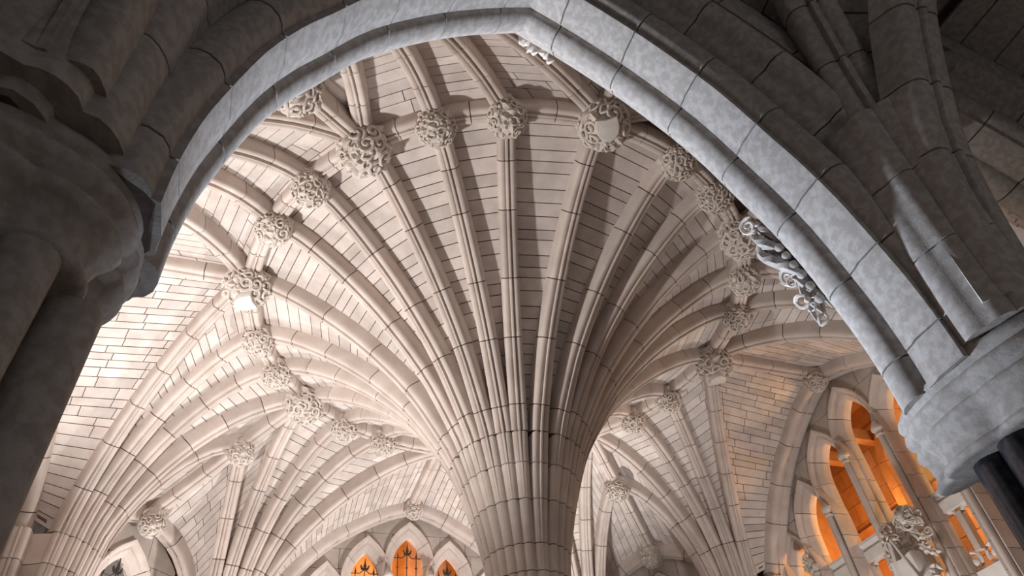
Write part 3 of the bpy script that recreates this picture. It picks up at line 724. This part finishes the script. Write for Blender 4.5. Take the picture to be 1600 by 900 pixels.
# ---- canted walls with single windows
CW = {'B': 'wall_front_left', 'D': 'wall_back_left', 'F': 'wall_back_right', 'H': 'wall_front_right'}
for c in 'BDFH':
    o_, l_ = wall_axes(BR[c])
    def to3(q, d, o_=o_, l_=l_): return o_ * (DW + 0.30 + d) + l_ * q.x + V((0, 0, q.y))
    wl = empty(CW[c]); tag(wl, {'B': 'canted stone wall behind the left pier', 'D': 'canted stone wall with grilled window at lower left', 'F': 'canted stone wall at bottom right of column', 'H': 'canted stone wall behind right pier'}[c], 'wall', kind='structure')
    wr = empty('wall_arch'); tag(wr, {'B': 'wall arch of canted bay hidden by left pier', 'D': 'pointed wall arch around the grilled window', 'F': 'pointed wall arch at bottom right of column', 'H': 'wall arch of canted bay behind right pier'}[c], 'arch')
    for sg in (-1, 1):
        near = (o_ * DW + l_ * (2.5 * sg)).x > 8.5
        P = catmull([o_ * (DW + 0.08) + l_ * (s * sg) + V((0, 0, z)) for s, z in DIAG if z > (8.5 if near else 0)], 5)
        S = o_ * DW + l_ * (2.65 * sg); Lt = lengths(P)[-1]
        build_rib(wr, P, [Lt * q / 7 for q in range(1, 7)], lambda p, t, o_=o_: o_, up_from(S), hw=0.20, jit=0.04)
    Pw = pointed(0.0, 0.62, 10.18, 9.0, 4.0, 8)
    hood = offset2(Pw, 0.33)
    def lowf(s):
        z = arch_z(hood, s); return z if z is not None else 4.0
    PD = sorted(DIAG)
    def upf(s): return interp(abs(s), [p[0] for p in PD], [p[1] for p in PD]) + 0.1
    hs_ = 1.9 if c in 'BH' else 2.4
    spandrel(wl, -hs_, hs_, lowf, upf, [4.0, 4.8, 5.6, 6.4, 7.2, 8.0, 8.7, 9.4, 10.1, 11.2], 0.0, 0.3, to3)
    vs = []; fs = []; N_ = 60
    for i in range(N_ + 1):
        s = (-2.5 + 5.0 * i / N_) * hs_ / 2.4; lo = lowf(s) + 0.01; hi = max(lo + 0.02, upf(s) + 0.25)
        vs += [to3(V((s, lo)), 0.03), to3(V((s, hi)), 0.03), to3(V((s, hi)), 0.33), to3(V((s, lo)), 0.33)]
    for i in range(N_):
        for j in range(4): fs.append((4 * i + j, 4 * i + (j + 1) % 4, 4 * i + 4 + (j + 1) % 4, 4 * i + 4 + j))
    mk('mortar', vs, fs, 'mortar', wl, smooth=False)
    slab('wall_base', o_ * (DW + 0.5) + V((0, 0, 2.0)), (0.2, 1.8 if c in 'BH' else 2.6, 2.0), 'wall', (o_, l_, V((0, 0, 1))), wl)
    wf = empty('window_frame'); wf.parent = wl
    half = lengths(Pw)[-1] / 2
    split_sweep(Pw, FRAME, to3, sorted([half + sg * (0.55 + 0.6 * q) for q in range(8) for sg in (-1, 1)]), 'frame_stone', 'rib', wf)
    if c == 'D':
        grille('black iron grille with finials in pale window at lower left', 0.0, 0.62, 10.18, 9.66, 6.0, to3, 0.30)
    slab('back_panel', o_ * (DW + 1.6) + V((0, 0, 7.5)), (0.06, 1.6, 3.6), 'web', (o_, l_, V((0, 0, 1))), wl)
lamp('window_lamp', 'POINT', (-8.35, -8.35, 7.6), 60, WHITE, 0.15)

# ================================================================== the near wall: two great arches on a central pier
ARC = [(2.65, 4.48), (2.65, 4.8), (2.62, 5.2), (2.56, 5.55), (2.41, 6.2), (2.23, 6.68), (2.05, 7.03), (1.66, 7.76), (1.05, 8.48), (0.45, 9.01), (0.0, 9.33)]
def arch_outline(yc):
    R = catmull([V(p) for p in ARC], 3)
    return [V((yc + p.x, p.y)) for p in R] + [V((yc - p.x, p.y)) for p in R[::-1][1:]]
def toA(q, x): return V((x, q.x, q.y))
def toAs(sg): return lambda q, x: V((x, sg * max(0.004, sg * q.x), q.y))
PIN = [(0.62, 8.55), (0.30, 8.55), (0.24, 8.58), (0.17, 8.63), (0.15, 8.66), (0.09, 8.68), (0.045, 8.73), (0.02, 8.80), (0.015, 8.87), (0.035, 8.94), (0.085, 8.985), (0.085, 9.005), (0.035, 9.02), (0.03, 9.05), (0.02, 9.10), (0.0, 9.16),
       (0.0, 9.40), (0.045, 9.41), (0.05, 9.47), (0.08, 9.53), (0.15, 9.57), (0.22, 9.575), (0.29, 9.55), (0.335, 9.51), (0.35, 9.47), (0.62, 9.45)]
POUT = [(0.36, 9.30), (0.36, 9.50), (0.40, 9.60), (0.44, 9.64), (0.47, 9.68), (0.47, 9.76), (0.51, 9.83), (0.58, 9.88), (0.66, 9.88), (0.73, 9.84), (0.77, 9.80), (0.80, 9.84), (0.86, 9.86), (0.92, 9.90), (1.1, 9.92), (1.1, 9.30)]
LAB = {-1: 'great grey limestone arch spanning the view in front', 1: 'second grey arch glimpsed at the right edge'}
for sg in (-1, 1):
    ar = empty('great_arch'); tag(ar, LAB[sg], 'arch', 'great arches of the near wall')
    Pq = arch_outline(3.0 * sg); Lq = lengths([V((p.x, p.y, 0)) for p in Pq])[-1]; h = Lq / 2
    cuts = [h + s_ * (0.38 + 0.84 * q) for q in range(0, 8) for s_ in (-1, 1)]
    split_sweep(Pq, PIN, toAs(sg), sorted(cuts), 'voussoir', 'arch', ar, gap=0.009)
    cuts = [h + s_ * (0.72 + 0.86 * q) for q in range(0, 8) for s_ in (-1, 1)]
    split_sweep(Pq, POUT, toAs(sg), sorted(cuts), 'outer_voussoir', 'arch', ar, gap=0.009)
    inn = [(o + (0.02 if o < 0.3 else 0.0), min(max(x, 8.60), 9.40)) for o, x in PIN]
    mk('mortar', *sweep2(Pq, [(0.20, 8.64), (0.11, 8.80), (0.11, 9.0), (0.055, 9.05), (0.025, 9.38), (0.08, 9.45), (0.2, 9.54), (0.4, 9.47), (0.5, 9.7), (0.6, 9.84), (1.05, 9.86), (1.05, 8.62)], toAs(sg)), 'mortar', ar)
# leaf carving on the hall side of the arch
cv = empty('carved_leaf_spray'); tag(cv, 'pale carved leaf and berry spray along hall side of arch', 'carving')
rc = random.Random(11)
Pq = arch_outline(-3.0)
Pr = [p for p in Pq if p.x > -3.0]
seg = [p for p in Pr if 5.75 < p.y < 6.95]
def along(f, o, x):
    f = max(0, min(0.999, f)) * (len(seg) - 1); a = seg[int(f)].lerp(seg[int(f) + 1], f - int(f)); n2 = V((-3.0 - a.x, 6.2 - a.y)).normalized(); q = a + n2 * o
    return V((x, q.x, q.y))
for k, (x0, amp, ph) in enumerate(((8.50, 0.07, 0.0), (8.44, 0.09, 1.4), (8.38, 0.08, 2.9), (8.46, 0.06, 4.2))):
    pts = [along(0.04 + 0.92 * i / 23, -0.30 + amp * 1.3 * math.sin(i / 23 * 9 + ph) * math.sin(math.pi * i / 23), x0 + 0.05 * math.cos(i / 23 * 9 + ph)) for i in range(24)]
    mk('ribbon_leaf', *tube(pts, [0.012 + 0.050 * math.sin(math.pi * i / 23) for i in range(24)], 6), 'arch', cv)
for i in range(16):
    o = leaf_on(cv, along((i + 0.5) / 16, rc.uniform(-0.38, -0.20), 8.46 - rc.uniform(0, 0.10)), V((rc.uniform(-0.2, 0.5), -0.8, -0.4)).normalized(), rc.uniform(0.12, 0.20), rc, rc.choice((0, 2, 2)))
for i in range(6):
    mk('berry', *ball_vf(along(0.10 + 0.09 * i, -0.24, 8.53), 0.05, 10, 7), 'arch', cv)
cv2 = empty('carved_leaf_spray'); tag(cv2, 'small carved leaves along hall side of arch crown', 'carving')
for i in range(7):
    s = 0.14 + i * 0.06; z = interp(s, [0, .45, 1.05, 1.66], [9.33, 9.01, 8.48, 7.76]) + 0.02
    leaf_on(cv2, V((8.47 - rc.uniform(0, 0.06), -3.0 + s, z + 0.52)), V((0, -0.6, -0.7)).normalized(), 0.13, rc, 1)

# solid wall over the arches
wa_ = empty('wall_front'); tag(wa_, 'near wall above the great arches', 'wall', kind='structure')
def topA(y): return main_at(y) + 0.25 if abs(y) < 5.3 else 9.0
vs = []; fs = []; ys = [-9.0 + 18.0 * i / 240 for i in range(241)]
ex = [offset2(arch_outline(3.0 * s), 0.55) for s in (-1, 1)]
for y in ys:
    zz = [z for z in (arch_z(e, y) for e in ex) if z is not None]; lo = max(zz) if zz else (0.0 if abs(y) > 6.9 else 4.5)
    hi = max(lo + 0.1, 13.1)
    vs += [V((8.70, y, lo)), V((8.70, y, hi)), V((9.42, y, hi)), V((9.42, y, lo))]
for i in range(240):
    for j in range(4): fs.append((4 * i + j, 4 * i + (j + 1) % 4, 4 * i + 4 + (j + 1) % 4, 4 * i + 4 + j))
mk('wall_core', vs, fs, 'arch', wa_, smooth=False)

# piers
def lobed(cx, cy, rx, ry, z, n=8, amp=0.16, off=0.0, k=64):
    ring = []
    for t in range(k):
        a = 2 * math.pi * t / k; m = 1 - amp + amp * abs(math.cos(n / 2 * a)) ** 0.55
        ring.append(V((cx + math.cos(a) * (rx * m + off), cy + math.sin(a) * (ry * m + off), z)))
    return ring
CAPP = [(3.92 + (z - 3.60) * 0.62, o) for z, o in [(3.60, 0.02), (3.62, 0.07), (3.67, 0.095), (3.72, 0.07), (3.74, 0.02), (3.80, 0.03), (3.92, 0.07), (4.00, 0.12), (4.03, 0.17), (4.09, 0.21), (4.15, 0.19), (4.18, 0.14), (4.21, 0.17), (4.26, 0.24), (4.33, 0.26), (4.40, 0.23),
        (4.43, 0.18), (4.47, 0.21), (4.53, 0.25), (4.60, 0.22), (4.64, 0.14)]]
def pier(cx, cy, rx, ry, label, shaft_mt, top, sk=1.0, low=0.0, spr=(0.0, 1.0, 1.0)):
    p = empty('pier'); tag(p, label, 'pier')
    mk('capital', *skin([lobed(cx, cy, rx, ry, z, off=o * 0.5 + low * max(0, (4.25 - z) / 0.3), n=6, amp=0.06 + 0.42 * max(0, 4.45 - z)) for z, o in CAPP]), 'arch', p, ang=60)
    for i in range(8):
        if sk < 1 and i % 2: continue
        a = i * math.pi / 4; q = V((cx + math.cos(a) * (rx - 0.10) * sk, cy + math.sin(a) * (ry - 0.06) * sk, 0))
        zs = [0.4, 1.5, 2.75, 3.93]
        for z0, z1 in zip(zs, zs[1:]):
            mk('shaft', *tube([q + V((0, 0, z0 + 0.008)), q + V((0, 0, z1 - 0.008))], 0.13 if sk == 1 else 0.16, 16), shaft_mt, p)
    mk('core', *skin([lobed(cx, cy, rx * 0.74 * sk, ry * 0.74 * sk, z, amp=0.1) for z in (0.0, 4.0)]), 'arch', p)
    mk('plinth', *skin([lobed(cx, cy, rx + 0.2, ry + 0.2, z, amp=0.05) for z in (0.0, 0.4)]), 'arch', p)
    # moulded stones above the capital, gathering arches and ribs
    zs = [4.56] + top
    for z0, z1 in zip(zs, zs[1:]):
        rings = []
        for i in range(4):
            z = z0 + 0.008 + (z1 - z0 - 0.016) * i / 3; g = max(0, z - 4.56)
            rings.append(lobed(cx + spr[0] + 0.02 * g, cy, rx * 0.93 * spr[1] + 0.035 * g * g, ry * 0.90 * spr[2] + 0.03 * g * g, z, n=12, amp=0.09))
        mk('springer_stone', *skin(rings), 'arch', p, ang=60)
    return p
pier(9.24, 0.0, 0.72, 0.20, 'grey pier with lobed capital on black shafts at right', 'marble', [5.35, 6.1, 6.9], 0.45, 0.05, (0.30, 0.66, 1.9))
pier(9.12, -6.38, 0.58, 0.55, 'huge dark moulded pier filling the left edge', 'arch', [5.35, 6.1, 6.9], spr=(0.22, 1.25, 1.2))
pier(9.12, 6.38, 0.58, 0.55, 'far end pier of the second arch, hidden at right', 'arch', [5.35, 6.1, 6.9])

# ================================================================== passage vault on the near side
CH = PROF
def cor_path(S, ang, tab):
    d = V((math.cos(ang), math.sin(ang), 0)); return catmull([V((S[0], S[1], 0)) + d * r + V((0, 0, z)) for r, z in tab], 4)
T1 = [(0.18, 4.7), (0.22, 5.6), (0.32, 6.6), (0.55, 7.6), (1.0, 8.6), (1.9, 9.5), (3.0, 10.1), (4.4, 10.35)]
T2 = [(0.22, 4.7), (0.36, 5.6), (0.52, 6.3), (0.80, 7.0), (1.15, 7.7), (1.75, 8.5), (2.7, 9.2), (3.4, 9.5)]
CORR = {}
CL = {('M', -1): 'dark diagonal rib rising left from the right pier', ('M', 0): 'dark transverse rib rising from the right pier', ('M', 1): 'dark diagonal rib at the upper right edge',
      ('L', 1): 'dark diagonal rib over the left pier', ('L', 0): 'dark transverse rib above the left pier', ('R', -1): 'dark diagonal rib of far passage bay', ('R', 0): 'dark transverse rib of far passage bay'}
for key, S in (('M', (9.72, 0.0)), ('L', (9.75, -6.2)), ('R', (9.75, 6.2))):
    for sg in (-1, 0, 1):
        if (key, sg) not in CL: continue
        P = cor_path(S, R_(43) * sg, T1 if sg else T2); CORR[key, sg] = P
        rib = empty('passage_rib'); tag(rib, CL[key, sg], 'rib', 'dark ribs of the near passage')
        Lt = lengths(P)[-1]
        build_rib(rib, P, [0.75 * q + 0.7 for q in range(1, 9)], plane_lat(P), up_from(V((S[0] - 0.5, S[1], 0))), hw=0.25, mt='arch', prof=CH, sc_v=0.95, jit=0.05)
ce = empty('ceiling'); tag(ce, 'dark passage vault stones on the near side of arch', 'vault', kind='structure')
def cn(P, S): return norms(P, up_from(V((S[0] - 0.5, S[1], 0))))
def cweb(a, b, Sa, Sb):
    A = frange([p for p in CORR[a] if p.z > 6.4], 24); B = frange([p for p in CORR[b] if p.z > 6.4], 24)
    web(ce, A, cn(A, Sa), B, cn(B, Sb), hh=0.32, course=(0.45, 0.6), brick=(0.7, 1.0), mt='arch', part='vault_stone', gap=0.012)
SM, SLf, SRt = (9.72, 0), (9.75, -6.2), (9.75, 6.2)
cweb(('M', -1), ('M', 0), SM, SM); cweb(('M', 0), ('M', 1), SM, SM)
cweb(('L', 0), ('L', 1), SLf, SLf); cweb(('R', -1), ('R', 0), SRt, SRt)
for key, sg, S, yc, side in (('M', -1, SM, -3.0, 1), ('L', 1, SLf, -3.0, -1), ('M', 1, SM, 3.0, -1), ('R', -1, SRt, 3.0, 1)):
    out = [p for p in offset2(arch_outline(yc), 0.95) if (p.x - yc) * side >= -0.01 and p.y > 6.9]
    out = sorted(out, key=lambda p: p.y)
    A = frange([p for p in CORR[key, sg] if p.z > 6.7], 24); B = frange([V((9.85, p.x, p.y)) for p in out], 24)
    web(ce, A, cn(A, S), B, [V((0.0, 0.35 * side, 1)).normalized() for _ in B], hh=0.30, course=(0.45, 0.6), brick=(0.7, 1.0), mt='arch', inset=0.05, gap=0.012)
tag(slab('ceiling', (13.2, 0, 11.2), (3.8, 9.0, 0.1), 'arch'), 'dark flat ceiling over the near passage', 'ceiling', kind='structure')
slab('wall_passage', (16.9, 0, 5.5), (0.1, 9.0, 5.7), 'arch')['kind'] = 'structure'
for sg in (-1, 1): slab('wall_passage', (13.2, 9.0 * sg, 5.5), (3.8, 0.1, 5.7), 'arch')['kind'] = 'structure'
bpy.context.view_layer.update()
